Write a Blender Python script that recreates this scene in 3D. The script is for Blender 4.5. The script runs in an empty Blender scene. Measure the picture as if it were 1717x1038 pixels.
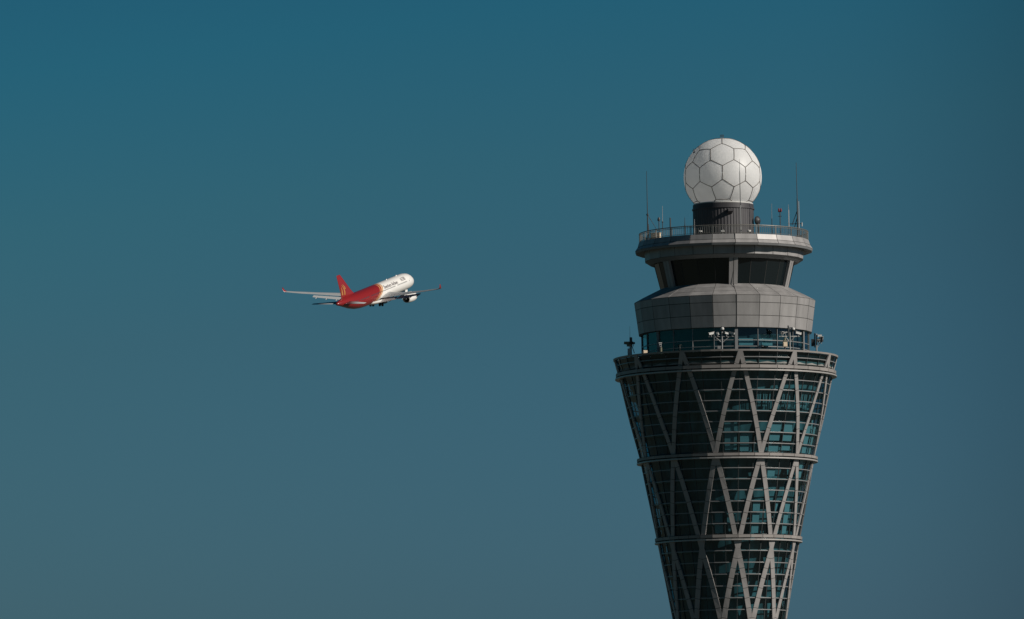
import bpy, bmesh, math, random
from mathutils import Vector, Matrix
R = math.radians
random.seed(7)
S = bpy.context.scene
COL = S.collection

# ------------------------------------------------------------------ camera
F_PX = 10000.0                      # focal length in photo pixels (1717 wide)
ZC, D = 2.0, 800.0                  # eye height, distance to the tower axis
PITCH, ROLL = (1400 - 519) / F_PX, R(0.74)
fwd = Vector((0, math.cos(PITCH), math.sin(PITCH)))
up0 = Vector((0, -math.sin(PITCH), math.cos(PITCH)))
rt0 = Vector((1, 0, 0))
rt = rt0 * math.cos(ROLL) - up0 * math.sin(ROLL)
up = up0 * math.cos(ROLL) + rt0 * math.sin(ROLL)
cam = bpy.data.cameras.new('camera')
co = bpy.data.objects.new('camera', cam)
COL.objects.link(co)
co.matrix_world = Matrix((
    (rt.x, up.x, -fwd.x, 0), (rt.y, up.y, -fwd.y, 0), (rt.z, up.z, -fwd.z, ZC), (0, 0, 0, 1)))
cam.sensor_width = 36.0
cam.lens = 36.0 * F_PX / 1717.0
cam.clip_start, cam.clip_end = 1.0, 60000.0
S.camera = co


def ray(px, py):
    return (fwd + rt * ((px - 858.5) / F_PX) - up * ((py - 519.0) / F_PX)).normalized()


# ------------------------------------------------------------------ materials
def mat(name, col, rough=.6, metal=0.0, spec=.5, vary=0.0, noise=0.0, nscale=1.0, coat=0.0, stretch=(1, 1, 1)):
    m = bpy.data.materials.new(name)
    m.use_nodes = True
    nt = m.node_tree
    b = nt.nodes['Principled BSDF']
    b.inputs['Base Color'].default_value = (*col, 1)
    b.inputs['Roughness'].default_value = rough
    b.inputs['Metallic'].default_value = metal
    b.inputs['Specular IOR Level'].default_value = spec
    b.inputs['Coat Weight'].default_value = coat
    if vary or noise:
        val = None
        if vary:
            g = nt.nodes.new('ShaderNodeNewGeometry')
            mr = nt.nodes.new('ShaderNodeMapRange')
            mr.inputs['To Min'].default_value = 1 - vary
            mr.inputs['To Max'].default_value = 1 + vary
            nt.links.new(g.outputs['Random Per Island'], mr.inputs['Value'])
            val = mr.outputs['Result']
        if noise:
            tc = nt.nodes.new('ShaderNodeTexCoord')
            mp = nt.nodes.new('ShaderNodeMapping')
            mp.inputs['Scale'].default_value = stretch
            n = nt.nodes.new('ShaderNodeTexNoise')
            n.inputs['Scale'].default_value = nscale
            n.inputs['Detail'].default_value = 5
            nt.links.new(tc.outputs['Object'], mp.inputs['Vector'])
            nt.links.new(mp.outputs['Vector'], n.inputs['Vector'])
            m2 = nt.nodes.new('ShaderNodeMapRange')
            m2.inputs['From Min'].default_value = .3
            m2.inputs['From Max'].default_value = .7
            m2.inputs['To Min'].default_value = 1 - noise
            m2.inputs['To Max'].default_value = 1 + noise
            nt.links.new(n.outputs['Fac'], m2.inputs['Value'])
            if val is None:
                val = m2.outputs['Result']
            else:
                mu = nt.nodes.new('ShaderNodeMath')
                mu.operation = 'MULTIPLY'
                nt.links.new(val, mu.inputs[0])
                nt.links.new(m2.outputs['Result'], mu.inputs[1])
                val = mu.outputs[0]
        mx = nt.nodes.new('ShaderNodeVectorMath')
        mx.operation = 'SCALE'
        mx.inputs[0].default_value = col
        nt.links.new(val, mx.inputs['Scale'])
        nt.links.new(mx.outputs['Vector'], b.inputs['Base Color'])
    return m


M_PANEL = mat('aluminium_cladding', (.265, .257, .255), .5, .15, vary=.10, noise=.17, nscale=.9, stretch=(1, 1, .22))
M_BANDP = mat('band_cladding', (.24, .222, .21), .5, .1, vary=.18, noise=.08, nscale=.6)
M_JOINT = mat('dark_joint', (.025, .024, .024), .8)
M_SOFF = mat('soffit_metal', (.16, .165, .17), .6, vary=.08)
M_BRACE = mat('brace_metal', (.275, .262, .257), .5, .1, vary=.05, noise=.10, nscale=.7)
M_LEDGE = mat('ledge_metal', (.34, .325, .31), .42, .25)
M_TRAN = mat('transom_metal', (.2, .2, .2), .4, .2)
M_MULL = mat('mullion_dark', (.03, .036, .038), .5)
M_CORE = mat('core_wall', (.14, .20, .21), .85, noise=.6, nscale=.5, stretch=(1.6, 1.6, .45))
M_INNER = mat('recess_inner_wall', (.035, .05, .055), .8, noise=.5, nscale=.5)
M_SLAB = mat('slab_concrete', (.28, .31, .31), .8)
M_BLIND = mat('roller_blind', (.40, .46, .47), .8, vary=.35)
M_CABIN = mat('cab_dark_glass', (.006, .010, .012), .05, spec=.55)
M_RAIL = mat('rail_steel', (.22, .21, .19), .35, .5)
M_RAILD = mat('rail_dark', (.10, .10, .10), .45, .3)
M_DARK = mat('dark_paint', (.022, .024, .028), .55)
M_POLE = mat('pole_grey', (.30, .30, .30), .45, .3)
M_POLED = mat('pole_dark', (.035, .04, .045), .5)
M_WHITE = mat('white_housing', (.48, .475, .46), .4)
M_BEIGE = mat('beige_cabinet', (.62, .50, .36), .6, noise=.08, nscale=3)
M_OLIVE = mat('olive_housing', (.12, .12, .08), .6)
M_RED = mat('red_lamp_glass', (.20, .02, .02), .3)
M_PED = mat('corrugated_metal', (.045, .043, .048), .55, .1, noise=.15, nscale=.8)
M_ROOF = mat('roof_membrane', (.2, .2, .19), .85, noise=.2, nscale=.8)
M_SEAM = mat('radome_seam', (.095, .078, .065), .7)
M_LENS = mat('camera_glass', (.006, .006, .008), .1)
M_CABLE = mat('cable_black', (.012, .012, .012), .6)


def glass_mat():
    m = bpy.data.materials.new('tinted_glazing')
    m.use_nodes = True
    nt = m.node_tree
    nt.nodes.clear()
    o = nt.nodes.new('ShaderNodeOutputMaterial')
    tr = nt.nodes.new('ShaderNodeBsdfTransparent')
    tr.inputs['Color'].default_value = (.32, .54, .59, 1)
    gl = nt.nodes.new('ShaderNodeBsdfGlossy')
    gl.inputs['Roughness'].default_value = .03
    gl.inputs['Color'].default_value = (.8, .9, .9, 1)
    fr = nt.nodes.new('ShaderNodeFresnel')
    gb = nt.nodes.new('ShaderNodeNewGeometry')      # a thin pane reflects alike from both sides
    io = nt.nodes.new('ShaderNodeMapRange')
    io.inputs['To Min'].default_value = 1.6
    io.inputs['To Max'].default_value = 1 / 1.6
    nt.links.new(gb.outputs['Backfacing'], io.inputs['Value'])
    nt.links.new(io.outputs['Result'], fr.inputs['IOR'])
    mx = nt.nodes.new('ShaderNodeMixShader')
    # each pane sits very slightly out of true
    tc = nt.nodes.new('ShaderNodeTexCoord')
    ns = nt.nodes.new('ShaderNodeTexNoise')
    ns.inputs['Scale'].default_value = .55
    bp = nt.nodes.new('ShaderNodeBump')
    bp.inputs['Strength'].default_value = .12
    bp.inputs['Distance'].default_value = .12
    nt.links.new(tc.outputs['Object'], ns.inputs['Vector'])
    nt.links.new(ns.outputs['Fac'], bp.inputs['Height'])
    nt.links.new(bp.outputs['Normal'], gl.inputs['Normal'])
    nt.links.new(fr.outputs[0], mx.inputs[0])
    nt.links.new(tr.outputs[0], mx.inputs[1])
    nt.links.new(gl.outputs[0], mx.inputs[2])
    nt.links.new(mx.outputs[0], o.inputs['Surface'])
    return m


M_GLASS = glass_mat()


def radome_mat():
    m = bpy.data.materials.new('radome_membrane')
    m.use_nodes = True
    nt = m.node_tree
    nt.nodes.clear()
    o = nt.nodes.new('ShaderNodeOutputMaterial')
    di = nt.nodes.new('ShaderNodeBsdfDiffuse')
    tl = nt.nodes.new('ShaderNodeBsdfTranslucent')
    gl = nt.nodes.new('ShaderNodeBsdfGlossy')
    gl.inputs['Roughness'].default_value = .45
    mx = nt.nodes.new('ShaderNodeMixShader')
    mx.inputs[0].default_value = RADOME_T
    m2 = nt.nodes.new('ShaderNodeMixShader')
    m2.inputs[0].default_value = .03
    tc = nt.nodes.new('ShaderNodeTexCoord')
    mp = nt.nodes.new('ShaderNodeMapping')
    mp.inputs['Scale'].default_value = (1, 1, .25)
    n = nt.nodes.new('ShaderNodeTexNoise')
    n.inputs['Scale'].default_value = .8
    n.inputs['Detail'].default_value = 6
    cr = nt.nodes.new('ShaderNodeValToRGB')
    cr.color_ramp.elements[0].position = .3
    cr.color_ramp.elements[0].color = (.90, .90, .90, 1)
    cr.color_ramp.elements[1].position = .6
    cr.color_ramp.elements[1].color = (.96, .96, .96, 1)
    nt.links.new(tc.outputs['Object'], mp.inputs['Vector'])
    nt.links.new(mp.outputs['Vector'], n.inputs['Vector'])
    nt.links.new(n.outputs['Fac'], cr.inputs[0])
    nt.links.new(cr.outputs[0], di.inputs['Color'])
    nt.links.new(cr.outputs[0], tl.inputs['Color'])
    nt.links.new(di.outputs[0], mx.inputs[1])
    nt.links.new(tl.outputs[0], mx.inputs[2])
    nt.links.new(mx.outputs[0], m2.inputs[1])
    nt.links.new(gl.outputs[0], m2.inputs[2])
    nt.links.new(m2.outputs[0], o.inputs['Surface'])
    return m


RADOME_T = .55
M_RADOME = radome_mat()


# ------------------------------------------------------------------ mesh helpers
class MB:
    def __init__(s):
        s.v, s.f, s.m = [], [], []

    def add(s, vs, fs, mi=0):
        k = len(s.v)
        s.v += [tuple(v) for v in vs]
        s.f += [tuple(i + k for i in f) for f in fs]
        s.m += [mi] * len(fs)

    def quad(s, a, b, c, d, mi=0):
        s.add([a, b, c, d], [(0, 1, 2, 3)], mi)

    def box(s, c, size, mi=0, M=None):
        x, y, z = size[0] / 2, size[1] / 2, size[2] / 2
        vs = [Vector((i * x, j * y, k * z)) for i in (-1, 1) for j in (-1, 1) for k in (-1, 1)]
        if M is not None:
            vs = [M @ v for v in vs]
        vs = [v + Vector(c) for v in vs]
        s.add(vs, [(0, 1, 3, 2), (4, 6, 7, 5), (0, 4, 5, 1), (2, 3, 7, 6), (0, 2, 6, 4), (1, 5, 7, 3)], mi)

    def tube(s, p0, p1, r0, r1=None, n=10, mi=0):
        p0, p1 = Vector(p0), Vector(p1)
        r1 = r0 if r1 is None else r1
        t = (p1 - p0).normalized()
        a = t.orthogonal().normalized()
        b = t.cross(a)
        vs = []
        for p, r in ((p0, r0), (p1, r1)):
            vs += [p + (a * math.cos(2 * math.pi * i / n) + b * math.sin(2 * math.pi * i / n)) * r for i in range(n)]
        fs = [(i, (i + 1) % n, n + (i + 1) % n, n + i) for i in range(n)]
        fs += [tuple(range(n - 1, -1, -1)), tuple(range(n, 2 * n))]
        s.add(vs, fs, mi)

    def path(s, pts, r, n=8, mi=0, closed=False):
        pts = [Vector(p) for p in pts]
        N = len(pts)
        vs = []
        for i, p in enumerate(pts):
            q = pts[(i + 1) % N] if (closed or i < N - 1) else p
            o = pts[i - 1] if (closed or i > 0) else p
            t = (q - o).normalized()
            a = t.cross(Vector((0, 0, 1)))
            if a.length < 1e-3:
                a = t.cross(Vector((1, 0, 0)))
            a.normalize()
            b = a.cross(t)
            vs += [p + (a * math.cos(2 * math.pi * j / n) + b * math.sin(2 * math.pi * j / n)) * r for j in range(n)]
        fs = []
        for i in range(N if closed else N - 1):
            k, l = i * n, ((i + 1) % N) * n
            fs += [(k + j, k + (j + 1) % n, l + (j + 1) % n, l + j) for j in range(n)]
        s.add(vs, fs, mi)

    def strip(s, pts, nrm, w, d, mi=0):
        """rectangular bar swept along pts; nrm = outward normal at each point"""
        vs = []
        N = len(pts)
        for i in range(N):
            t = (pts[min(i + 1, N - 1)] - pts[max(i - 1, 0)]).normalized()
            n = (nrm[i] - t * nrm[i].dot(t)).normalized()
            b = t.cross(n)
            for (u, v) in ((-1, -1), (1, -1), (1, 1), (-1, 1)):
                vs.append(pts[i] + b * (u * w / 2) + n * (v * d / 2))
        fs = []
        for i in range(N - 1):
            k = i * 4
            fs += [(k + j, k + (j + 1) % 4, k + 4 + (j + 1) % 4, k + 4 + j) for j in range(4)]
        fs += [(3, 2, 1, 0), tuple(range(4 * N - 4, 4 * N))]
        s.add(vs, fs, mi)

    def revolve(s, prof, n, off=0.0, mi=0, loop=False):
        """prof = [(r, z)]; n-gon rings with a vertex at angle off (degrees)"""
        vs, L = [], len(prof)
        for (r, z) in prof:
            vs += [P(r, off + 360.0 * i / n, z) for i in range(n)]
        fs = []
        for k in range(L if loop else L - 1):
            a, b = k * n, ((k + 1) % L) * n
            fs += [(a + i, a + (i + 1) % n, b + (i + 1) % n, b + i) for i in range(n)]
        s.add(vs, fs, mi)

    def disc(s, r, n, off, z, mi=0):
        s.add([P(r, off + 360.0 * i / n, z) for i in range(n)], [tuple(range(n))], mi)

    def panels(s, prof, n, off, gap=.075, proud=.03, mi=0, mj=1):
        """faceted cladding: dark backing and one raised panel on every facet"""
        s.revolve([(r - .004, z) for r, z in prof], n, off, mj)
        for (r0, z0), (r1, z1) in zip(prof[:-1], prof[1:]):
            for i in range(n):
                a0, a1 = off + 360.0 * i / n, off + 360.0 * (i + 1) / n
                A, B, C_, E_ = P(r0, a0, z0), P(r0, a1, z0), P(r1, a1, z1), P(r1, a0, z1)
                c = (A + B + C_ + E_) / 4
                nn = (B - A).cross(E_ - A).normalized()
                rad = Vector((c.x, c.y, 0)).normalized()
                if nn.dot(rad) < 0 if abs(nn.dot(rad)) > .02 else nn.z > 0:
                    nn = -nn
                u = ((B - A) + (C_ - E_)).normalized()
                v = nn.cross(u)
                q = []
                for X, su, sv in ((A, 1, 0), (B, -1, 0), (C_, -1, 1), (E_, 1, 1)):
                    w = (X - c)
                    dv = -1 if w.dot(v) > 0 else 1
                    q.append(X + u * su * gap / 2 + v * dv * gap / 2)
                top = [x + nn * proud for x in q]
                s.add(q + top, [(4, 5, 6, 7), (0, 1, 5, 4), (1, 2, 6, 5), (2, 3, 7, 6), (3, 0, 4, 7)], mi)

    def build(s, name, mats, parent=None, smooth=False, recalc=True):
        me = bpy.data.meshes.new(name)
        me.from_pydata(s.v, [], s.f)
        if not isinstance(mats, (list, tuple)):
            mats = [mats]
        for m in mats:
            me.materials.append(m)
        me.polygons.foreach_set('material_index', s.m)
        bm = bmesh.new()
        bm.from_mesh(me)
        if recalc:
            bmesh.ops.recalc_face_normals(bm, faces=bm.faces)
        bm.to_mesh(me)
        bm.free()
        if smooth:
            me.polygons.foreach_set('use_smooth', [True] * len(me.polygons))
        me.update()
        o = bpy.data.objects.new(name, me)
        COL.objects.link(o)
        o.parent = parent
        return o


def P(r, th, z):
    """polar point in the tower's frame: th = 0 faces the camera, positive to the right"""
    t = R(th)
    return Vector((r * math.sin(t), -r * math.cos(t), z))


def thing(name, label, cat, loc=(0, 0, 0), rz=0.0, group=None):
    o = bpy.data.objects.new(name, None)
    COL.objects.link(o)
    o.location = loc
    o.rotation_euler = (0, 0, rz)
    o.empty_display_size = .5
    o['label'], o['category'] = label, cat
    if group:
        o['group'] = group
    return o


# ------------------------------------------------------------------ tower frame
_d = ray(1217.3, 640)
TX = _d.x / _d.y * D
TR = -math.atan2(TX, D)
PXM = F_PX / math.hypot(TX, D)          # photo pixels per metre at the tower axis
DD = math.hypot(TX, D)


def m(px):
    return px / PXM


def zc(y):                              # height of a point at the axis distance seen on photo row y
    return ZC + DD * math.tan((1395 - y) / F_PX)


def zf(y, r):                           # same for a point on the near side, r photo pixels from the axis
    return ZC + (DD - m(r)) * math.tan((1395 - y) / F_PX)


def axis_x(y):
    return 1213 + (y - 288) * .016


def world(v):
    return Matrix.Translation((TX, D, 0)) @ Matrix.Rotation(TR, 4, 'Z') @ v


tower = thing('control_tower', 'tall flared airport control tower with grey cladding and criss-cross braces over dark glass',
              'control tower', (TX, D, 0), TR)

# glass shaft ------------------------------------------------------
GP = [(597, 190.5), (640, 178), (700, 164.5), (761, 149), (779, 145), (848, 131), (897, 121.5), (918, 118), (979, 106),
      (1032, 96.5), (1100, 86), (1180, 79), (1260, 80), (1340, 88), (1420, 101)]
GZ = [(zc(y), m(r - 2.6)) for y, r in GP]


def rg(z):
    if z >= GZ[0][0]:
        return GZ[0][1]
    for (z0, r0), (z1, r1) in zip(GZ[:-1], GZ[1:]):
        if z1 <= z <= z0:
            return r0 + (r1 - r0) * (z - z0) / (z1 - z0)
    return GZ[-1][1]


def zfront(y):                          # row y on the near face of the glass
    z = zc(y)
    for _ in range(4):
        z = zf(y, rg(z) * PXM)
    return z


OFF = 7.5
Z_PAR = zfront(586)
rows1 = [598.3, 635.9, 653.4, 671.2, 688.9, 706.6, 724.5, 742.8]
rows2 = [784.3, 803, 821.5, 840, 858.4, 877.4]
rows3 = [922.8, 942.5, 962.3, 982, 1001.8, 1021.6]
low = [1062 + 19.8 * i for i in range(18) if i not in (0, 6, 12)]
beams = [(611, 617.0, 184.8, 186.3), (758.8, 764.0, 151.3, 152), (895.6, 901.2, 123, 123.8), (1041, 1048, 98, 99),
         (1176, 1183, 82, 83), (1300, 1307, 86, 87)]
trz = [zfront(y) for y in rows1 + rows2 + rows3 + low]
lv = sorted(set([Z_PAR - .12, 0.05] + trz + [zfront((b[0] + b[1]) / 2) for b in beams]), reverse=True)
g = MB()
N36 = 36
for i in range(N36):                    # one pane for every facet and row
    for za, zb in zip(lv[:-1], lv[1:]):
        a0, a1 = OFF + 10 * i, OFF + 10 * i + 10
        g.quad(P(rg(za), a0, za), P(rg(zb), a0, zb), P(rg(zb), a1, zb), P(rg(za), a1, za))
g.build('glass_curtain_wall', M_GLASS, tower, recalc=False)
mu = MB()
for i in range(N36):
    a = OFF + 10 * i
    pts = [P(rg(z) + .02, a, z) for z in lv]
    mu.strip(pts, [P(1, a, 0)] * len(pts), .09, .1)
mu.build('mullions', M_MULL, tower)
c = MB()
core_lv = lv[::2] + [lv[-1]]
c.revolve([(rg(z) * .89, z) for z in core_lv], 36, 0)
c.disc(rg(lv[0]) * .89, 36, 0, lv[0])
c.build('core_wall', M_CORE, tower)
slabs = [b for b in lv if b < Z_PAR - 1.5][::2]
for z in slabs:
    s_ = MB()
    ro, ri = rg(z) - .12, rg(z) * .9
    s_.revolve([(ri, z - .16), (ro, z - .16), (ro, z + .16), (ri, z + .16)], 36, OFF, loop=True)
    s_.build('floor_slab', M_SLAB, tower)
for z in trz:
    t_ = MB()
    r0 = rg(z)
    t_.revolve([(r0 - .03, z - .055), (r0 + .12, z - .055), (r0 + .12, z + .055), (r0 - .03, z + .055)], 36, OFF, loop=True)
    t_.build('transom', M_TRAN, tower)


def blind(i, za, zb, drop=1.0, inset=.2):
    """roller blind behind facet i between heights za (top) and zb"""
    a0, a1 = OFF + 10 * i + inset * 10, OFF + 10 * i + 10 - inset * 10
    zt, zl = za - .12, za - .12 - (za - zb - .24) * drop
    b = MB()
    f = []
    for dr in (.22, .26):
        f.append([P(rg(zt) * math.cos(R(4)) - dr, a0, zt), P(rg(zt) * math.cos(R(4)) - dr, a1, zt),
                  P(rg(zl) * math.cos(R(4)) - dr, a1, zl), P(rg(zl) * math.cos(R(4)) - dr, a0, zl)])
    b.add(f[0] + f[1], [(0, 1, 2, 3), (4, 7, 6, 5), (0, 4, 5, 1), (1, 5, 6, 2), (2, 6, 7, 3), (3, 7, 4, 0)])
    b.build('blind', M_BLIND, tower)


Z1, Z2, Z3 = [zfront(y) for y in rows1], [zfront(y) for y in rows2], [zfront(y) for y in rows3]
zb2, zb3 = zfront(758), zfront(895)
# facet i spans 7.5+10i .. 17.5+10i degrees; -1 is straight ahead
for i in (-1, 0, 1, 2, 3, 4, 5, 6):
    for za, zb in ((Z1[5], Z1[6]), (Z1[6], Z1[7]), (Z1[7], zb2)):
        if (i, za) in ((0, Z1[5]), (4, Z1[5]), (1, Z1[5])):
            continue
        blind(i, za, zb, 1.0 if random.random() > .08 else .8, random.choice((.10, .13)))
for i in (1, 2, 4, 5):
    blind(i, Z2[0], Z2[1], .8, .2)
for i in (-2, -1, 1, 3, 4, 6):
    for za, zb in ((Z2[3], Z2[4]), (Z2[4], Z2[5]), (Z2[5], zb3)):
        if i < 0 and za == Z2[3]:
            continue
        blind(i, za, zb, 1.0 if random.random() > .1 else .8, random.choice((.16, .2)))
blind(5, zfront(766), Z2[0], 1, .2)
# slatted screens seen through the upper glass on the sunny side
for i in (1, 2, 3, 4, 5):
    b = MB()
    for k in range(9):
        if (k * 7 + i * 3) % 4 == 0:
            continue
        a = OFF + 10 * i + 1 + k
        zt, zl = Z1[2] - .15, Z1[3] - .75
        b.strip([P(rg(zt) - .45, a, zt), P(rg(zl) - .45, a, zl)], [P(1, a, 0)] * 2, .09, .05)
    b.build('slat_screen', M_BLIND, tower)

# ring beams -------------------------------------------------------
for (ya, yb, ro, rl) in beams:
    za, zb_ = zf(ya, ro), zf(yb, ro)
    ri = rg((za + zb_) / 2)
    b = MB()
    b.panels([(m(ro) + .03, za), (m(ro), zb_)], 36, OFF, gap=.06, proud=.03)
    b.revolve([(ri - .1, za - .01), (m(ro) + .025, za - .01)], 36, OFF, 0)
    b.revolve([(ri - .1, zb_ + .01), (m(ro) - .005, zb_ + .01)], 36, OFF, 1)
    ring = b.build('ring_beam', [M_BANDP, M_JOINT], tower)
    l = MB()
    z0 = zf(yb + 2.9, rl)
    ri2 = rg(z0) - .05
    l.revolve([(ri2, z0 - .09), (m(rl), z0 - .09), (m(rl), z0 + .09), (ri2, z0 + .09)], 72, OFF, loop=True)
    l.build('ledge', M_LEDGE, ring)

# braces -----------------------------------------------------------
nodes_z = [Z_PAR - .12, zfront(760.5), zfront(919), zfront(1052), zfront(1180)]
for k in range(4):
    z0, z1 = nodes_z[k], nodes_z[k + 1]
    base = 7.5 if k % 2 == 0 else -7.5
    for j in range(12):
        for fam, dth in ((0, 15.0), (1, -15.0)):
            a0 = base + 30 * j
            pts, nr = [], []
            off = .125 + .004 * (fam + 2 * (k % 2))
            for q in range(9):
                t = q / 8
                z = z0 + (z1 - z0) * t
                a = a0 + dth * t
                rr = rg(z)
                sl = (rg(z - .5) - rg(z + .5))
                n = P(1, a, sl).normalized()
                pts.append(P(rr + off, a, z))
                nr.append(n)
            b = MB()
            bw = (.57, .62, .68, .72)[k]
            b.strip(pts, nr, bw, .17)
            for q in range(1, 8):       # splice joints
                t = (pts[q + 1] - pts[q - 1]).normalized()
                b.strip([pts[q] - t * .03, pts[q] + t * .03], [nr[q]] * 2, bw + .008, .178, 1)
            b.build('brace', [M_BRACE, M_JOINT], tower)

# parapet and terrace ---------------------------------------------
b = MB()
rp = rg(Z_PAR)
b.revolve([(rp - .25, Z_PAR - .2), (rp + .16, Z_PAR - .2), (rp + .2, Z_PAR + .03), (rp - .25, Z_PAR + .03)], 72, OFF, loop=True)
b.build('parapet_cap', M_BANDP, tower)
Z_TER = Z_PAR - 1.35
b = MB()
b.revolve([(m(90), Z_TER), (rg(Z_TER) - .1, Z_TER), (rg(Z_TER) - .1, Z_TER - .4), (m(90), Z_TER - .4)], 72, OFF, loop=True)
b.build('terrace_slab', M_ROOF, tower)
b = MB()
b.revolve([(rg(Z_TER) - .3, Z_TER + .01), (rp - .3, Z_PAR - .22), (rp - .42, Z_PAR - .22), (rg(Z_TER) - .42, Z_TER + .01)], 72, OFF, loop=True)
b.build('parapet_wall', M_DARK, tower)

# recessed storey ---------------------------------------------------
Z_CB = zc(561)
b = MB()
b.revolve([(m(140), Z_TER + .01), (m(140.5), Z_CB - .05)], 24, OFF)
b.build('recessed_glazing', M_GLASS, tower, recalc=False)
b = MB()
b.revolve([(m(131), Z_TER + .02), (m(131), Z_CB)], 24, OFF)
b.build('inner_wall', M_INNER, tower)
for i in range(24):
    b = MB()
    a = OFF + 15 * i
    w = .4 if i % 4 == 0 else .06
    b.strip([P(m(140.6), a, Z_TER + .02), P(m(141), a, Z_CB - .02)], [P(1, a, 0)] * 2, w, .22)
    b.build('recess_mullion', M_SOFF, tower)
for y in (570, 580.5):
    z = zf(y, 141)
    t_ = MB()
    t_.revolve([(m(139.5), z - .05), (m(141.6), z - .05), (m(141.6), z + .05), (m(139.5), z + .05)], 24, OFF, loop=True)
    t_.build('transom', M_TRAN, tower)
b = MB()
for i in (0, 1, 5):
    a0, a1 = OFF + 15 * i + 2, OFF + 15 * i + 12.5
    z0, z1 = zf(566, 138) - .1, zf(579, 138)
    b.quad(P(m(136.5), a0, z0), P(m(136.5), a1, z0), P(m(136.5), a1, z1), P(m(136.5), a0, z1))
b.build('recess_blinds', M_BLIND, tower)

# cladding drum below the cab --------------------------------------
zt, zb_ = zc(508), zc(561)
z_cab0 = zc(485.5)
h = zt - zb_
prof = [(m(146), zb_), (m(148.6), zb_ + h * .37), (m(151.4), zb_ + h * .77), (m(153), zt)]
b = MB()
b.panels(prof, 24, OFF)
b.build('cladding_drum', [M_PANEL, M_JOINT], tower)
b = MB()
rr0, rr1 = m(153), m(108.5)
pr = [(rr0 + (rr1 - rr0) * t, zt + (z_cab0 - zt) * t ** .93) for t in (0, .3, .64, 1)]
b.panels(pr, 24, OFF)
b.build('sloping_roof', [M_PANEL, M_JOINT], tower)
b = MB()
b.revolve([(m(118), zb_ + .02), (m(146) - .02, zb_ + .02)], 24, OFF)
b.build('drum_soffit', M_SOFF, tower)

# cab ---------------------------------------------------------------
z_cab1 = zc(444)
for k in range(6):
    a0 = OFF + 60 * k
    w = MB()
    for i in range(4):
        p, q = a0 + 15 * i, a0 + 15 * i + 15
        w.quad(P(m(107.5), p, z_cab0 - .3), P(m(107.5), q, z_cab0 - .3), P(m(118.5), q, z_cab1), P(m(118.5), p, z_cab1))
    win = w.build('window', M_CABIN, tower)
    for i in (1, 2, 3):
        w = MB()
        a = a0 + 15 * i
        w.strip([P(m(107.6), a, z_cab0 - .2), P(m(118.6), a, z_cab1)], [P(1, a, -.26)] * 2, .07, .04)
        w.build('mullion', M_CABLE, win)
    w = MB()
    for sg in (-1, 1):
        n_ = P(1, a0, -.26).normalized()
        tg = P(1, a0 + 90, 0)
        w.strip([P(m(108.5) + .12, a0, z_cab0 - .15) + tg * sg * .31, P(m(119.5) + .12, a0, z_cab1 + .1) + tg * sg * .31],
                [n_, n_], .54, .4)
    w.build('cab_pillar', M_PANEL, tower)

# roof bands --------------------------------------------------------
z_lb0, z_lb1 = zf(425.4, 134), zf(408.5, 134)
z_l0, z_l1, z_l2 = zf(407, 150), zf(401.2, 145.5), zf(391.8, 143)
b = MB()
b.panels([(m(133.5), z_lb0), (m(134.5), z_lb1)], 24, OFF)
b.build('fascia_panel_band', [M_PANEL, M_JOINT], tower)
b = MB()
b.revolve([(m(116), z_cab1 + .05), (m(124), z_lb0 - .45), (m(133.5) - .02, z_lb0 + .02)], 24, OFF)
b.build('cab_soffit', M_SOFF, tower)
b = MB()
b.panels([(m(150.3), z_l0), (m(146), z_l1), (m(143), z_l2)], 24, OFF)
b.revolve([(m(143) - .02, z_l2 - .01), (m(139), z_l2 - .01), (m(139), z_l2 - .4)], 24, OFF)
b.build('roof_edge_band', [M_PANEL, M_JOINT], tower)
b = MB()
b.revolve([(m(134), z_lb1 - .02), (m(149), z_l0 - .25), (m(150.3), z_l0)], 24, OFF)
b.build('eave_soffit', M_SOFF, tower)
Z_RF = z_l2 - .38
b = MB()
b.disc(m(139) + .02, 24, OFF, Z_RF)
b.build('roof_deck', M_ROOF, tower)

# lightning cable down the front seam
b = MB()
a = 7.5
b.path([P(m(143) + .045, a, z_l2 + .05), P(m(146) + .045, a, z_l1), P(m(150.3) + .045, a, z_l0), P(m(136) + .1, a, z_lb1 - .3),
        P(m(134) + .1, a, z_lb0), P(m(122), a, z_cab1 + .1), P(m(108.5) + .5, a, z_cab0 + .05), P(m(131), a, zf(484.5, 131)),
        P(m(153) + .045, a, zt), P(m(146) + .045, a, zb_)], .035, 6)
b.build('lightning_cable', M_CABLE, tower)

# ------------------------------------------------------------------ radome
ZS = zc(297.4)
RS = m(65.8)
rad = thing('radar_dome', 'white radome with soccer-ball seams on a dark corrugated drum atop the tower', 'radar dome',
            world(Vector((0, 0, Z_RF))), TR)
dz = ZS - Z_RF
cut = m(46.4)
b = MB()
prof = []
for i in range(49):
    ph = math.pi / 2 - (math.pi / 2 + math.asin(cut / RS)) * i / 48
    prof.append((max(RS * math.cos(ph), .001), dz + RS * math.sin(ph)))
b.revolve(prof, 96)
b.build('shell', M_RADOME, rad, True)
bm = bmesh.new()
bmesh.ops.create_icosphere(bm, subdivisions=2, radius=1.0)
bm.verts.ensure_lookup_table()
five = [v for v in bm.verts if len(v.link_edges) == 5]
lowr = [v for v in five if -.9 < v.co.z < 0]
v0 = lowr[0].co
rot = Matrix.Rotation(-math.pi / 2 - math.atan2(v0.y, v0.x), 3, 'Z')
b = MB()
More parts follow.
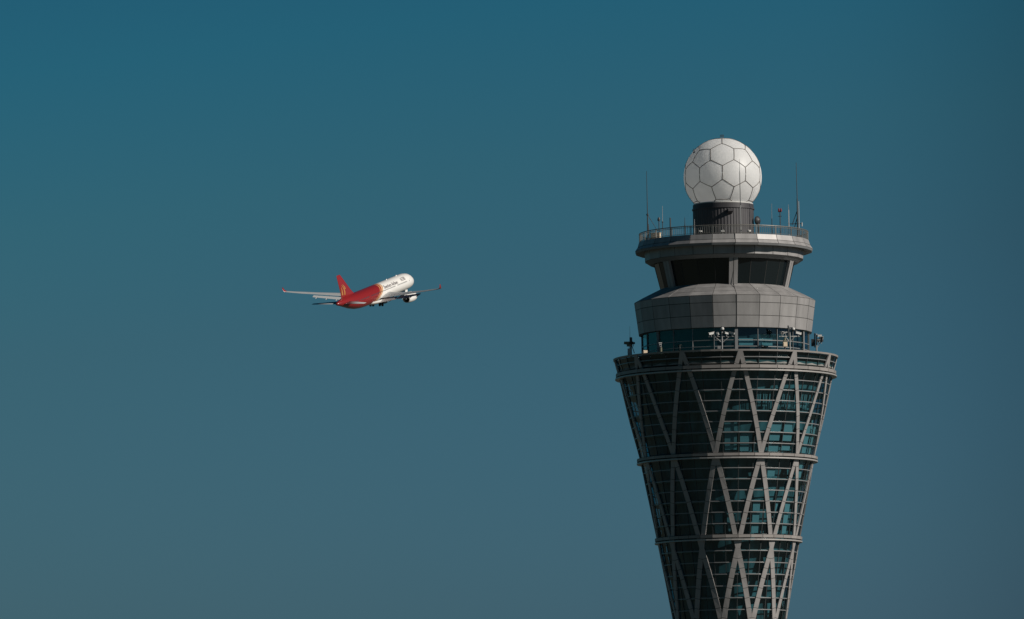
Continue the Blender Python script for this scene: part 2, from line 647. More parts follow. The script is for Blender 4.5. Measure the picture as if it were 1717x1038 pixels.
for e in bm.edges:
    if len(e.link_faces) != 2:
        continue
    p, q = [(rot @ sum((v.co for v in f.verts), Vector()).normalized()) for f in e.link_faces]
    pts = [(p.lerp(q, t / 5)).normalized() * (RS + .012) for t in range(6)]
    pts = [x for x in pts if x.z > -cut]
    if len(pts) > 1:
        b.path([x + Vector((0, 0, dz)) for x in pts], .045, 6)
        for x in (pts[0], pts[-1]):
            b.tube(x + Vector((0, 0, dz)) - x.normalized() * .05, x + Vector((0, 0, dz)) + x.normalized() * .035, .075, .06, 8)
bm.free()
b.build('panel_seams', M_SEAM, rad)
zb0 = dz - cut
b = MB()
rb = math.sqrt(RS * RS - cut * cut)
b.revolve([(rb - .1, zb0 - .1), (m(50.3), zb0 - .1), (m(50.3), zb0 + .06), (rb - .1, zb0 + .06)], 96, loop=True)
b.build('base_flange', M_WHITE, rad)
b = MB()
nn = 180
vs = []
for z in (0, zb0 - .75):
    vs += [P(m(51) + (.02 if i % 3 else -.02), 360 * i / nn, z) for i in range(nn)]
b.add(vs, [(i, (i + 1) % nn, nn + (i + 1) % nn, nn + i) for i in range(nn)])
b.revolve([(m(51.4), zb0 - .8), (m(52.6), zb0 - .8), (m(52.6), zb0 - .62), (m(51.2), zb0 - .62), (m(51.2), zb0 - .1), (m(45), zb0 - .1)], 96)
b.build('pedestal', M_PED, rad)
b = MB()
tv = math.degrees(math.asin((1224.5 - 1214) / 51))
M_ = Matrix.Rotation(R(tv), 3, 'Z')
zv = zf(355.5, 51) - Z_RF
pv = P(m(51), tv, zv)
b.add([pv + M_ @ Vector(v) for v in ((-.32, 0, -.28), (.32, 0, -.28), (.32, 0, .36), (-.32, 0, .36),
                                    (-.32, -.75, .05), (.32, -.75, .05), (.32, -.75, .36), (-.32, -.75, .36))],
      [(0, 1, 2, 3), (4, 5, 6, 7), (0, 1, 5, 4), (3, 2, 6, 7), (0, 3, 7, 4), (1, 2, 6, 5)])
b.build('vent_hood', M_PED, rad)
b = MB()
zt_ = dz + RS
b.tube((0, 0, zt_ - .1), (0, 0, zt_ + .55), .04)
for x in (-.18, .18):
    b.tube((x, 0, zt_ - .05), (x, 0, zt_ + .5), .03)
for z in (.2, .42):
    b.tube((-.28, 0, zt_ + z), (.28, 0, zt_ + z), .03)
b.build('lightning_rod', M_POLED, rad)
b = MB()
b.tube(P(RS * .8, -62, dz + RS * .6 - .1), P(RS * .82, -62, dz + RS * .6 + .55), .05)
b.tube(P(RS * .8, -66, dz + RS * .6 - .1), P(RS * .82, -66, dz + RS * .6 + .4), .05)
b.build('lifting_bracket', M_POLED, rad)

# ------------------------------------------------------------------ roof railing
rail = thing('roof_railing', 'circular metal guard railing running round the edge of the tower roof', 'railing',
             world(Vector((0, 0, z_l2))), TR)
rr = m(142.2)
hr = zf(377.3, 143) - z_l2
for k in range(24):
    a0 = OFF + 15 * k
    b = MB()
    b.box(P(rr, a0, hr / 2), (.08, .08, hr), M=Matrix.Rotation(R(a0), 3, 'Z'))
    b.build('post', M_RAIL, rail)
    b = MB()
    for i in range(1, 11):
        b.tube(P(rr, a0 + 1.5 * i - .75, .12), P(rr, a0 + 1.5 * i - .75, hr - .05), .028, n=6)
    for z in (.12, hr - .2):
        b.path([P(rr, a0 + t * 3, z) for t in range(6)], .03, 6)
    b.build('baluster_panel', M_RAIL, rail)
b = MB()
b.path([P(rr, 360 * i / 120, hr) for i in range(120)], .06, 8, closed=True)
b.build('top_rail', M_RAIL, rail)


# ------------------------------------------------------------------ things on the roof
def spot(px, r, y=385):
    """angle on the near half of a circle of r photo pixels that shows at column px"""
    return math.degrees(math.asin(max(-1, min(1, (px - axis_x(y)) / r))))


def ztop(py, r, th):
    return ZC + (DD - m(r) * math.cos(R(th))) * math.tan((1395 - py) / F_PX)


def roof_thing(name, label, cat, px, r, group=None, base=None):
    th = spot(px, r)
    base = Z_RF if base is None else base
    o = thing(name, label, cat, world(P(m(r), th, base)), TR + R(th), group)
    return o, (lambda py: ztop(py, r, th) - base), th


AG = 'antennas on the tower roof'
o, H, th = roof_thing('whip_antenna', 'tall dark whip antenna with a thin stay at the left roof end', 'antenna', 1087.5, 136, AG)
b = MB(); b.tube((0, 0, 0), (0, 0, H(356)), .11, .08); b.build('mast', M_POLED, o)
b = MB(); b.tube((0, 0, H(356)), (-.12, 0, H(285)), .06, .03); b.build('whip', M_POLED, o)
b = MB(); b.tube((0, 0, H(359.5)), (0, 0, H(357)), .16); b.build('collar', M_POLED, o)
M_ = Matrix.Rotation(-R(th), 3, 'Z')
b = MB(); b.tube((0, 0, H(358)), M_ @ Vector((m(17), .2, H(386))), .035); b.build('stay', M_POLED, o)
b = MB(); b.tube(M_ @ Vector((.22, 0, 0)), M_ @ Vector((.1, 0, H(374))), .06); b.build('support_leg', M_POLED, o)

o, H, th = roof_thing('obstruction_light', 'dark obstruction lamp on a thin post at the left of the tower roof', 'lamp', 1106.8, 133)
b = MB(); b.tube((0, 0, 0), (0, 0, H(369)), .06); b.build('post', M_POLED, o)
b = MB(); b.tube((0, 0, H(369)), (0, 0, H(366)), .19, .2); b.tube((0, 0, H(366)), (0, 0, H(363)), .2, .1); b.build('lamp_head', M_POLED, o)

o, H, th = roof_thing('whip_antenna', 'short pale rod antenna just right of the dark obstruction lamp', 'antenna', 1112.8, 128, AG)
b = MB(); b.tube((0, 0, 0), (0, 0, H(371)), .05); b.tube((0, 0, H(372)), (0, 0, H(370)), .1); b.build('mast', M_POLED, o)
b = MB(); b.tube((0, 0, H(371)), (.02, 0, H(344)), .035, .025); b.build('whip', M_POLE, o)

o, H, th = roof_thing('stub_antenna', 'thick dark stub antenna standing midway between the left lamp and the radome drum', 'antenna', 1126, 134, AG)
b = MB(); b.tube((0, 0, 0), (0, 0, H(378)), .09); b.build('mast', M_POLED, o)
b = MB(); b.tube((0, 0, H(379)), (0, 0, H(364)), .10, .09); b.build('rod', M_POLED, o)

o, H, th = roof_thing('stub_antenna', 'thin dark stub antenna just left of the radome drum', 'antenna', 1150.3, 130, AG)
b = MB(); b.tube((0, 0, 0), (0, 0, H(376)), .07); b.build('mast', M_POLED, o)
b = MB(); b.tube((0, 0, H(377)), (0, 0, H(364)), .05, .03); b.build('rod', M_POLED, o)

o, H, th = roof_thing('whip_antenna', 'short pale rod in front of the left edge of the radome drum', 'antenna', 1166.4, 134, AG)
b = MB(); b.tube((0, 0, 0), (0, 0, H(380)), .05); b.build('mast', M_POLE, o)
b = MB(); b.tube((0, 0, H(380)), (0, 0, H(367)), .035, .025); b.build('whip', M_POLE, o)

o, H, th = roof_thing('whip_antenna', 'very tall slim whip antenna rising in front of the white radome', 'antenna', 1243.2, 132, AG)
b = MB(); b.tube((0, 0, 0), (0, 0, H(345)), .085, .07); b.build('mast', M_POLE, o)
b = MB(); b.tube((0, 0, H(345)), (-.03, 0, H(288)), .055, .04); b.tube((-.03, 0, H(288)), (-.05, 0, H(267)), .03, .015); b.build('whip', M_POLED, o)

o, H, th = roof_thing('whip_antenna', 'faint thin whip antenna between the radome drum and the red lamp post', 'antenna', 1295.3, 130, AG)
b = MB(); b.tube((0, 0, 0), (0, 0, H(368)), .05); b.build('mast', M_POLED, o)
b = MB(); b.tube((0, 0, H(368)), (0, 0, H(343)), .03, .02); b.build('whip', M_POLE, o)

o, H, th = roof_thing('obstruction_light', 'red obstruction lamp on a dark post with two small crossbars, right of the radome', 'lamp', 1309.2, 130)
b = MB(); b.tube((0, 0, 0), (0, 0, H(355)), .065); b.build('post', M_POLED, o)
M_ = Matrix.Rotation(-R(th), 3, 'Z')
for y in (357, 364.5):
    b = MB(); b.tube(M_ @ Vector((-.26, 0, H(y))), M_ @ Vector((.2, 0, H(y))), .045); b.build('crossbar', M_POLED, o)
for x in (-.16, .12):
    b = MB(); p = M_ @ Vector((x, 0, 0))
    b.tube(p + Vector((0, 0, H(356.5))), p + Vector((0, 0, H(353))), .12, .11)
    b.tube(p + Vector((0, 0, H(353))), p + Vector((0, 0, H(351))), .11, .05); b.build('lamp_glass', M_RED, o)

o, H, th = roof_thing('whip_antenna', 'bright white pole antenna on the right half of the tower roof', 'antenna', 1323.6, 139, AG)
b = MB(); b.tube((0, 0, 0), (0, 0, H(354)), .055); b.build('mast', M_WHITE, o)
b = MB(); b.tube((0, 0, H(354)), (-.05, 0, H(345)), .035, .02); b.build('whip', M_POLE, o)

o, H, th = roof_thing('whip_antenna', 'tall dark whip antenna with a side arm at the right roof end', 'antenna', 1338.6, 136, AG)
M_ = Matrix.Rotation(-R(th), 3, 'Z')
b = MB(); b.tube((0, 0, 0), (0, 0, H(336)), .10, .08); b.build('mast', M_POLED, o)
b = MB(); b.tube((0, 0, H(336)), M_ @ Vector((-.06, 0, H(275))), .055, .03); b.build('whip', M_POLED, o)
b = MB(); b.tube(M_ @ Vector((m(2.6), -.2, .2)), M_ @ Vector((m(2.4), -.2, H(340))), .045, .035); b.build('pale_pole', M_WHITE, o)
b = MB(); b.tube(M_ @ Vector((0, 0, H(355))), M_ @ Vector((m(-9), 0, H(379))), .05)
b.tube(M_ @ Vector((0, 0, H(366))), M_ @ Vector((m(-6), 0, H(386))), .05); b.build('diagonal_stay', M_POLED, o)
b = MB(); b.tube(M_ @ Vector((m(-16), 0, H(377.5))), M_ @ Vector((m(7.5), 0, H(377.5))), .05); b.build('side_arm', M_POLED, o)
b = MB(); b.tube(M_ @ Vector((m(7.3), 0, H(382))), M_ @ Vector((m(7.3), 0, H(375.5))), .07); b.build('arm_stub', M_WHITE, o)

# dish half hidden behind the drum
th = 78.0
o = thing('satellite_dish', 'dark round dish peeping out from behind the right of the radome drum', 'dish',
          world(P(m(60), th, Z_RF)), TR + R(th + 150))
zz = ztop(371, 60, th) - Z_RF
b = MB(); b.tube((0, 0, 0), (0, 0, zz - .3), .1); b.build('stand', M_POLED, o)
b = MB()
vs, fs = [], []
for k in range(6):
    rr_ = .62 * k / 5
    for i in range(24):
        t = 2 * math.pi * i / 24
        vs.append(Vector((rr_ * math.cos(t), -.35 * (k / 5) ** 2 + .2, zz + rr_ * math.sin(t))))
for k in range(5):
    for i in range(24):
        fs.append((k * 24 + i, k * 24 + (i + 1) % 24, k * 24 + 24 + (i + 1) % 24, k * 24 + 24 + i))
b.add(vs, fs)
d_ = b.build('reflector', M_DARK, o, True)
sm = d_.modifiers.new('thick', 'SOLIDIFY'); sm.thickness = .06
b = MB(); b.tube((0, .25, zz), (0, -.5, zz), .04); b.tube((0, -.5, zz), (0, -.62, zz), .1); b.build('feed_horn', M_DARK, o)

# beige cabinet and small floodlights behind the railing
th = spot(1101, 132)
o = thing('equipment_cabinet', 'beige equipment cabinet behind the railing at the left end of the tower roof', 'cabinet',
          world(P(m(132), th, Z_RF)), TR + R(th + 40))
b = MB(); b.box((0, 0, .62), (1.25, .7, 1.1)); b.build('body', M_BEIGE, o)
b = MB(); b.box((0, 0, 1.2), (1.36, .82, .06)); b.build('lid', M_BEIGE, o)
for x in (-.3, .3):
    b = MB(); b.box((x, -.366, .62), (.54, .03, .95)); b.build('door', M_BEIGE, o)
b = MB(); b.box((0, 0, .04), (1.1, .6, .08)); b.build('plinth', M_POLED, o)
for px, lab in ((1177, 'small pale floodlight at the roof railing below the left part of the radome drum'),
                (1213, 'small pale floodlight at the roof railing directly below the radome'),
                (1257, 'small pale floodlight at the roof railing below the right part of the radome drum')):
    th = spot(px, 137)
    o = thing('floodlight', lab, 'floodlight', world(P(m(137), th, Z_RF)), TR + R(th + 20), 'small roof floodlights')
    b = MB(); b.tube((0, 0, 0), (0, 0, .62), .04); b.build('stem', M_POLE, o)
    b = MB(); b.box((0, 0, .74), (.46, .26, .26), M=Matrix.Rotation(R(-25), 3, 'X')); b.build('housing', M_WHITE, o)
    b = MB(); b.box((0, -.13, .69), (.38, .03, .18), M=Matrix.Rotation(R(-25), 3, 'X')); b.build('lens', M_LENS, o)


# ------------------------------------------------------------------ things on the terrace
def terr(name, label, cat, px, r, group=None, turn=None):
    th = math.degrees(math.asin(max(-1, min(1, (px - axis_x(580)) / r))))
    rz = TR + R(th) if turn is None else TR + R(turn)
    o = thing(name, label, cat, world(P(m(r), th, Z_TER)), rz, group)
    return o, (lambda py: ztop(py, r, th) - Z_TER)


def bullet(o, c, yaw, pitch, L=.62, r=.17, name='camera', mat_=None):
    """cylindrical camera housing with sun hood and dark lens"""
    M_ = Matrix.Rotation(R(yaw), 3, 'Z') @ Matrix.Rotation(R(pitch), 3, 'X')
    c = Vector(c)
    b = MB()
    b.box(c, (r * 1.7, L, r * 1.6), M=M_)
    b.box(c + M_ @ Vector((0, -.05, r * .92)), (r * 2.1, L * 1.12, .04), M=M_)
    h_ = b.build(name, mat_ or M_WHITE, o)
    b = MB()
    b.tube(c + M_ @ Vector((0, -L * .5, 0)), c + M_ @ Vector((0, -L * .56, 0)), r * .7)
    b.build('lens', M_LENS, h_)
    b = MB()
    b.tube(c + Vector((0, 0, -r * .8)), c + Vector((0, 0, -.42)), .045)
    b.build('bracket', M_POLE, h_)


def dome(o, c, r=.2):
    c = Vector(c)
    b = MB()
    pr = [(r * .55, .36), (r, .24), (r, .02), (r * .9, 0), (.02, 0)]
    vs = []
    b.revolve([(a_, z_) for a_, z_ in pr], 20)
    b.v = [tuple(Vector(v) + c) for v in b.v]
    h_ = b.build('dome_camera', M_WHITE, o, True)
    b = MB()
    b.revolve([(r * .88 * math.cos(t), -r * .88 * math.sin(t)) for t in [math.pi / 2 * i / 6 for i in range(7)]], 20)
    b.v = [tuple(Vector(v) + c) for v in b.v]
    b.build('bubble', M_LENS, h_, True)


CG = 'camera masts on the terrace'
o, H = terr('camera_mast', 'camera mast with two side arms standing at the front middle of the terrace', 'camera mast', 1212.3, 176, CG, 0)
b = MB(); b.tube((0, 0, 0), (0, 0, H(555)), .10, .08); b.build('pole', M_POLE, o)
za = H(564.5)
for s_, x0, x1 in ((-1, -m(22), -.1), (1, .1, m(20))):
    b = MB(); b.tube((x0, 0, za), (x1, 0, za), .055); b.build('side_arm', M_POLE, o)
    b = MB(); b.tube((s_ * m(12), 0, za), (s_ * .08, 0, H(574)), .05); b.build('strut', M_POLE, o)
bullet(o, (-m(17.5), -.1, za + .42), -62, 12, .78)
bullet(o, (-m(7), -.1, za + .40), 160, 8, .5, .15)
bullet(o, (m(7.5), -.1, za + .42), -60, -10, .5, .13)
bullet(o, (m(16.5), -.1, za + .42), -105, -14, .7, .13)
b = MB(); b.tube((0, 0, H(555)), (0, 0, H(553.2)), .22, .2); b.build('mount_head', M_POLED, o)
dome(o, (.05, -.25, H(553.5)), .24)
b = MB(); b.box((-m(5), -.05, H(582.5)), (.42, .25, .4)); b.build('junction_box', M_POLE, o)
b = MB(); b.tube((.02, .0, H(553)), (.02, 0, H(547)), .09, .07); b.build('finial', M_POLED, o)

o, H = terr('camera_mast', 'camera mast beside a beige box at the right front of the terrace', 'camera mast', 1324.7, 176, CG, 10)
b = MB(); b.tube((0, 0, 0), (0, 0, H(551)), .10, .08); b.build('pole', M_POLE, o)
za = H(566)
for s_, x0, x1 in ((-1, -m(18), -m(5)), (1, m(3), m(16))):
    b = MB(); b.tube((x0, 0, za), (x1, 0, za), .07); b.tube((x1 if s_ < 0 else x0, 0, za), (0, 0, za), .04); b.build('side_arm', M_WHITE, o)
    b = MB(); b.tube((s_ * m(8), 0, za), (s_ * .06, 0, H(575)), .05); b.build('strut', M_POLE, o)
bullet(o, (-m(14), -.1, za + .46), 30, 8, .45, .2)
bullet(o, (-m(7.5), -.1, za + .5), -100, 14, .5, .1)
bullet(o, (m(14), -.1, za + .42), -75, -14, .8, .17)
b = MB(); b.tube((-m(2.5), 0, H(566)), (-m(2.5), 0, H(547.8)), .11, .1); b.build('rear_pole', M_POLED, o)
b = MB(); b.tube((-m(2.5), 0, H(551.5)), (m(5), 0, H(551.5)), .07); b.build('top_arm', M_POLED, o)
dome(o, (m(5.5), -.1, H(555.5)), .24)

o, H = terr('camera_mast', 'dark camera mast silhouetted at the far left edge of the terrace', 'camera mast', 1060, 172, CG, 0)
b = MB(); b.tube((0, 0, 0), (0, 0, H(572)), .14, .11); b.build('pole', M_POLED, o)
b = MB(); b.tube((0, 0, H(577)), (0, 0, H(563.3)), .2, .18); b.build('lamp_drum', M_POLED, o)
b = MB(); b.tube((-m(9), 0, H(571)), (m(4), 0, H(571)), .06); b.build('side_arm', M_POLED, o)
bullet(o, (-m(6.5), -.1, H(573.5)), 70, 10, .75, .2, mat_=M_OLIVE)
bullet(o, (-m(3), -.3, H(577)), 30, 6, .5, .2, mat_=M_OLIVE)
bullet(o, (m(4), -.1, H(573.5)), -60, 6, .4, .15, mat_=M_POLED)
b = MB(); b.tube((.12, 0, H(577)), (m(5.5), .1, H(590)), .05); b.tube((-.1, 0, H(580)), (-m(3), 0, H(595)), .05); b.build('strut', M_POLE, o)
b = MB(); b.box((-m(2.6), -.15, H(588)), (.5, .4, .9)); b.build('equipment_box', M_POLE, o)
b = MB(); b.tube((-m(1.5), 0, H(564)), (-m(1.5), 0, H(545)), .025, .015); b.build('rod', M_POLE, o)

o, H = terr('camera_mast', 'pale camera mast in the sun at the far right edge of the terrace', 'camera mast', 1369.5, 168, CG, 0)
b = MB(); b.tube((0, 0, 0), (0, 0, H(562)), .12, .10); b.build('pole', M_POLE, o)
b = MB(); b.tube((-m(2.8), .1, H(585)), (-m(2.8), .1, H(561)), .08); b.build('rear_pole', M_POLED, o)
b = MB(); b.tube((0, 0, H(571)), (m(9.5), 0, H(571)), .06); b.build('side_arm', M_POLE, o)
bullet(o, (m(5.5), -.1, H(566)), -80, 0, .55, .16)
bullet(o, (m(8.5), -.12, H(569.5)), 10, 5, .5, .22)
bullet(o, (m(8.2), -.1, H(574)), -20, 8, .55, .22, mat_=M_DARK)
bullet(o, (m(3), -.2, H(574.5)), 20, 8, .5, .18)
b = MB(); b.tube((m(7), 0, H(576)), (m(1), 0, H(586)), .05); b.build('strut', M_POLE, o)
b = MB(); b.box((-m(5.5), .1, H(577)), (.5, .4, .95)); b.build('equipment_box', M_DARK, o)

BG = 'beige boxes on the terrace'
for px, y0, y1, lab in ((1316.3, 575.4, 583, 'beige box with a dark lamp on top beside the right front camera mast'),
                        (1084, 585.6, 592, 'beige box at the left end of the terrace by the dark camera mast')):
    o, H = terr('junction_box', lab, 'box', px, 174, BG, 15)
    w = .56
    b = MB(); b.box((0, 0, (H(y0) + H(y1)) / 2), (w, .4, H(y0) - H(y1))); b.build('body', M_BEIGE, o)
    b = MB(); b.box((0, -.215, (H(y0) + H(y1)) / 2), (w * .82, .03, (H(y0) - H(y1)) * .82)); b.build('cover', M_BEIGE, o)
    b = MB(); b.tube((0, .05, 0), (0, .05, H(y1)), .1); b.build('post', M_POLED, o)
    if px > 1200:
        b = MB(); b.box((0, 0, H(573.4)), (.4, .3, .22)); b.tube((0, 0, H(572.4)), (0, 0, H(568)), .17, .12); b.build('lamp', M_OLIVE, o)

o, H = terr('terrace_camera', 'small white camera on an olive post near the left end of the terrace', 'camera', 1110.5, 172, None, 0)
b = MB(); b.tube((0, 0, 0), (0, 0, H(581)), .2, .16); b.build('post', M_OLIVE, o)
b = MB(); b.box((-.05, 0, H(577.5)), (.3, .3, .42)); b.build('housing', M_WHITE, o)
b = MB(); b.box((-.05, -.02, H(573.6)), (.42, .42, .12)); b.build('hood', M_WHITE, o)
b = MB(); b.tube((-.03, -.15, H(578)), (-.03, -.2, H(578)), .1); b.build('lens', M_LENS, o)

# ------------------------------------------------------------------ airliner climbing away in the distance
M_WHITEP = mat('gloss_white_paint', (.78, .76, .73), .28, coat=.5)
M_WING = mat('wing_grey_paint', (.34, .35, .355), .4, noise=.06, nscale=.4)
M_FLAP = mat('flap_grey_paint', (.36, .37, .375), .45)
M_REDP = mat('gloss_red_paint', (.25, .016, .016), .3, coat=.5)
M_GOLD = mat('gold_paint', (.42, .19, .06), .35)
M_TYRE = mat('tyre_rubber', (.02, .02, .02), .8)
M_STEEL = mat('gear_steel', (.22, .22, .23), .4, .5)
M_TEXT = mat('lettering_paint', (.05, .03, .04), .4)
M_WINP = mat('cabin_window_dark', (.05, .055, .06), .2)
M_HOT = mat('exhaust_dark', (.02, .02, .022), .6)

LS, WS = 1.022, 3.1


def X(d, s=0.0):
    return (31.85 - d) * LS - s


def livery():
    m_ = bpy.data.materials.new('red_and_white_livery')
    m_.use_nodes = True
    nt = m_.node_tree
    b = nt.nodes['Principled BSDF']
    b.inputs['Roughness'].default_value = .28
    b.inputs['Coat Weight'].default_value = .5
    tc = nt.nodes.new('ShaderNodeTexCoord')
    sp = nt.nodes.new('ShaderNodeSeparateXYZ')
    nt.links.new(tc.outputs['Object'], sp.inputs[0])

    def M2(op, a, b_):
        n = nt.nodes.new('ShaderNodeMath')
        n.operation = op
        for i, v in enumerate((a, b_)):
            if isinstance(v, (int, float)):
                n.inputs[i].default_value = v
            else:
                nt.links.new(v, n.inputs[i])
        return n.outputs[0]
    z = sp.outputs['Z']
    # the sweep runs forward as it climbs over the back
    s = M2('SUBTRACT', sp.outputs['X'], M2('MULTIPLY', z, 1.47))
    s = M2('SUBTRACT', s, M2('MULTIPLY', M2('MULTIPLY', z, z), -.16))
    s = M2('ADD', s, 2.0)
    f = M2('ADD', M2('DIVIDE', s, 10.0), .5)          # -5 .. +5 m  ->  0 .. 1
    cr = nt.nodes.new('ShaderNodeValToRGB')
    cr.color_ramp.interpolation = 'CONSTANT'
    red, gold, white, dk = (.23, .014, .015, 1), (.55, .30, .12, 1), (.78, .76, .73, 1), (.36, .05, .02, 1)
    e = cr.color_ramp.elements
    e[0].position, e[0].color = 0, red
    e[1].position, e[1].color = .42, gold
    for p, c_ in ((.465, dk), (.57, (.66, .50, .32, 1)), (.63, (.55, .26, .10, 1)), (.70, white)):
        n_ = e.new(p)
        n_.color = c_
    nt.links.new(f, cr.inputs[0])
    nt.links.new(cr.outputs[0], b.inputs['Base Color'])
    return m_


PD, PPX, PPY = 2049.0, 627.9, 492.0
HD, PT, RL = R(22.56), R(13.7), R(1.68)
pc = Vector((0, 0, ZC)) + fwd * PD + rt * ((PPX - 858.5) / F_PX * PD) - up * ((PPY - 519) / F_PX * PD)
Fv = Vector((math.sin(HD) * math.cos(PT), math.cos(HD) * math.cos(PT), math.sin(PT)))
Lv = Vector((-math.cos(HD), math.sin(HD), 0))
Uv = Fv.cross(Lv)
L2, U2 = Lv * math.cos(RL) + Uv * math.sin(RL), Uv * math.cos(RL) - Lv * math.sin(RL)
plane = thing('airliner', 'red and white twin-engine airliner climbing away with its wheels still down', 'aeroplane')
plane.matrix_world = Matrix(((Fv.x, L2.x, U2.x, pc.x), (Fv.y, L2.y, U2.y, pc.y), (Fv.z, L2.z, U2.z, pc.z), (0, 0, 0, 1)))

FS = [(0, .05, -.75, -.65), (.25, .55, -1.2, -.15), (.7, 1.0, -1.6, .3), (1.5, 1.6, -2.1, .95), (3, 2.2, -2.5, 1.8), (5, 2.65, -2.75, 2.5),
      (7.5, 2.82, -2.82, 2.8), (12, 2.82, -2.82, 2.82), (25, 2.82, -2.82, 2.82), (42, 2.82, -2.82, 2.82), (46, 2.8, -2.7, 2.84), (50, 2.62, -2.3, 2.84),
      (54, 2.2, -1.5, 2.8), (58, 1.6, -.4, 2.62), (61, 1.05, .4, 2.3), (63.2, .55, .95, 1.9), (63.7, .2, 1.25, 1.6)]
FS = [(d_, w_ * 1.05, z0 * 1.05, z1 * 1.05) for d_, w_, z0, z1 in FS]


def fus(d):
    for a_, b_ in zip(FS[:-1], FS[1:]):
        if a_[0] <= d <= b_[0]:
            t = (d - a_[0]) / (b_[0] - a_[0])
            return [a_[i] + (b_[i] - a_[i]) * t for i in (1, 2, 3)]


b = MB()
n = 48
ds = []
for a_, b_ in zip(FS[:-1], FS[1:]):
    k = max(1, int((b_[0] - a_[0]) / 2))
    ds += [a_[0] + (b_[0] - a_[0]) * i / k for i in range(k)]
ds.append(63.7)
vs = []
for d_ in ds:
    w_, z0, z1 = fus(d_)
    vs += [(X(d_), w_ * math.sin(2 * math.pi * i / n), (z0 + z1) / 2 + (z1 - z0) / 2 * math.cos(2 * math.pi * i / n)) for i in range(n)]
fs = [(k * n + i, k * n + (i + 1) % n, k * n + n + (i + 1) % n, k * n + n + i) for k in range(len(ds) - 1) for i in range(n)]
fs += [tuple(range(n)), tuple(range(len(vs) - n, len(vs)))]
b.add(vs, fs)
b.build('fuselage', livery(), plane, True)
# belly fairing
b = MB()
vs = []
bd = [(19, .3, 0), (21, 2.4, .5), (24, 3.1, 1), (32, 3.2, 1), (34, 2.9, .8), (36, 2.2, .45), (38, .3, 0)]
for d_, w_, k in bd:
    for i in range(25):
        t = math.pi * i / 24
        vs.append((X(d_, WS * .8), -w_ * math.cos(t), -1.9 - (.6 + 1.05 * k) * math.sin(t) ** .7))
b.add(vs, [(k * 25 + i, k * 25 + i + 1, k * 25 + 26 + i, k * 25 + 25 + i) for k in range(len(bd) - 1) for i in range(24)])
b.build('belly_fairing', M_WHITEP, plane, True)


def side_y(d_, z):
    w_, z0, z1 = fus(d_)
    c_, h_ = (z0 + z1) / 2, (z1 - z0) / 2
    return w_ * math.sqrt(max(0, 1 - ((z - c_) / h_) ** 2))


for sg in (-1, 1):
    b = MB()
    d_ = 8.0
    while d_ < 56:
        if not any(abs(d_ - q) < .8 for q in (9.2, 19, 41.5, 50)):
            pts = [(d_, .45), (d_ + .26, .45), (d_ + .26, .83), (d_, .83)]
            b.quad(*[Vector((X(p_), sg * (side_y(p_, z_) + .012), z_)) for p_, z_ in pts])
        d_ += .535
    b.build('cabin_windows', M_WINP, plane)
    for dd in (7.0, 19, 41.5, 50.5):
        b = MB()
        for (d0, d1, z0, z1) in ((dd - .5, dd - .46, -.7, 1.2), (dd + .46, dd + .5, -.7, 1.2), (dd - .5, dd + .5, 1.2, 1.24)):
            b.quad(*[Vector((X(p_), sg * (side_y(p_, z_) + .014), z_)) for p_, z_ in ((d0, z0), (d1, z0), (d1, z1), (d0, z1))])
        b.build('cabin_door', M_WINP, plane)
    b = MB()
    for d0, d1, z0, z1 in ((1.75, 2.35, .55, 1.0), (2.45, 3.1, .7, 1.25), (3.2, 3.8, .95, 1.45)):
        b.quad(*[Vector((X(p_), sg * (side_y(p_, z_) + .03), z_)) for p_, z_ in ((d0, z0), (d1, z0), (d1, z1), (d0, z1))])
    b.build('cockpit_window', M_WINP, plane)


def lettering(txt, d0, z0, size, wide=1.0):
    """painted letters laid onto the starboard side, read from tail to nose"""
    cu = bpy.data.curves.new('lettering', 'FONT')
    cu.body = txt
    cu.size = size
    cu.offset = .002 * size
    to = bpy.data.objects.new('lettering', cu)
    COL.objects.link(to)
    bpy.context.view_layer.update()
    me = bpy.data.meshes.new_from_object(to.evaluated_get(bpy.context.evaluated_depsgraph_get()))
    bpy.data.objects.remove(to)
    bm_ = bmesh.new()
    bm_.from_mesh(me)
    bmesh.ops.triangulate(bm_, faces=bm_.faces)
    for _ in range(3):
        lng = [e_ for e_ in bm_.edges if e_.calc_length() > .35]
        if not lng:
            break
        bmesh.ops.subdivide_edges(bm_, edges=lng, cuts=1)
        bmesh.ops.triangulate(bm_, faces=bm_.faces)
    for v in bm_.verts:
        d_, z_ = d0 - v.co.x * wide / LS, z0 + v.co.y
        v.co = Vector((X(d_), -(side_y(d_, z_) + .05), z_))
    bm_.to_mesh(me)
    bm_.free()
    me.materials.clear()
    me.materials.append(M_TEXT)
    o_ = bpy.data.objects.new('lettering', me)
    COL.objects.link(o_)
    o_.parent = plane


lettering('Shenzhen Airlines', 29.3, 1.1, 1.6, 1.06)
lettering('A330', 14.4, 1.35, 1.5, 1.2)

AF = [(0, 0), (.02, .045), (.08, .085), (.2, .115), (.38, .125), (.6, .095), (.8, .05), (1, .004),
      (1, -.004), (.8, -.025), (.6, -.04), (.38, -.05), (.2, -.05), (.08, -.04), (.02, -.025)]


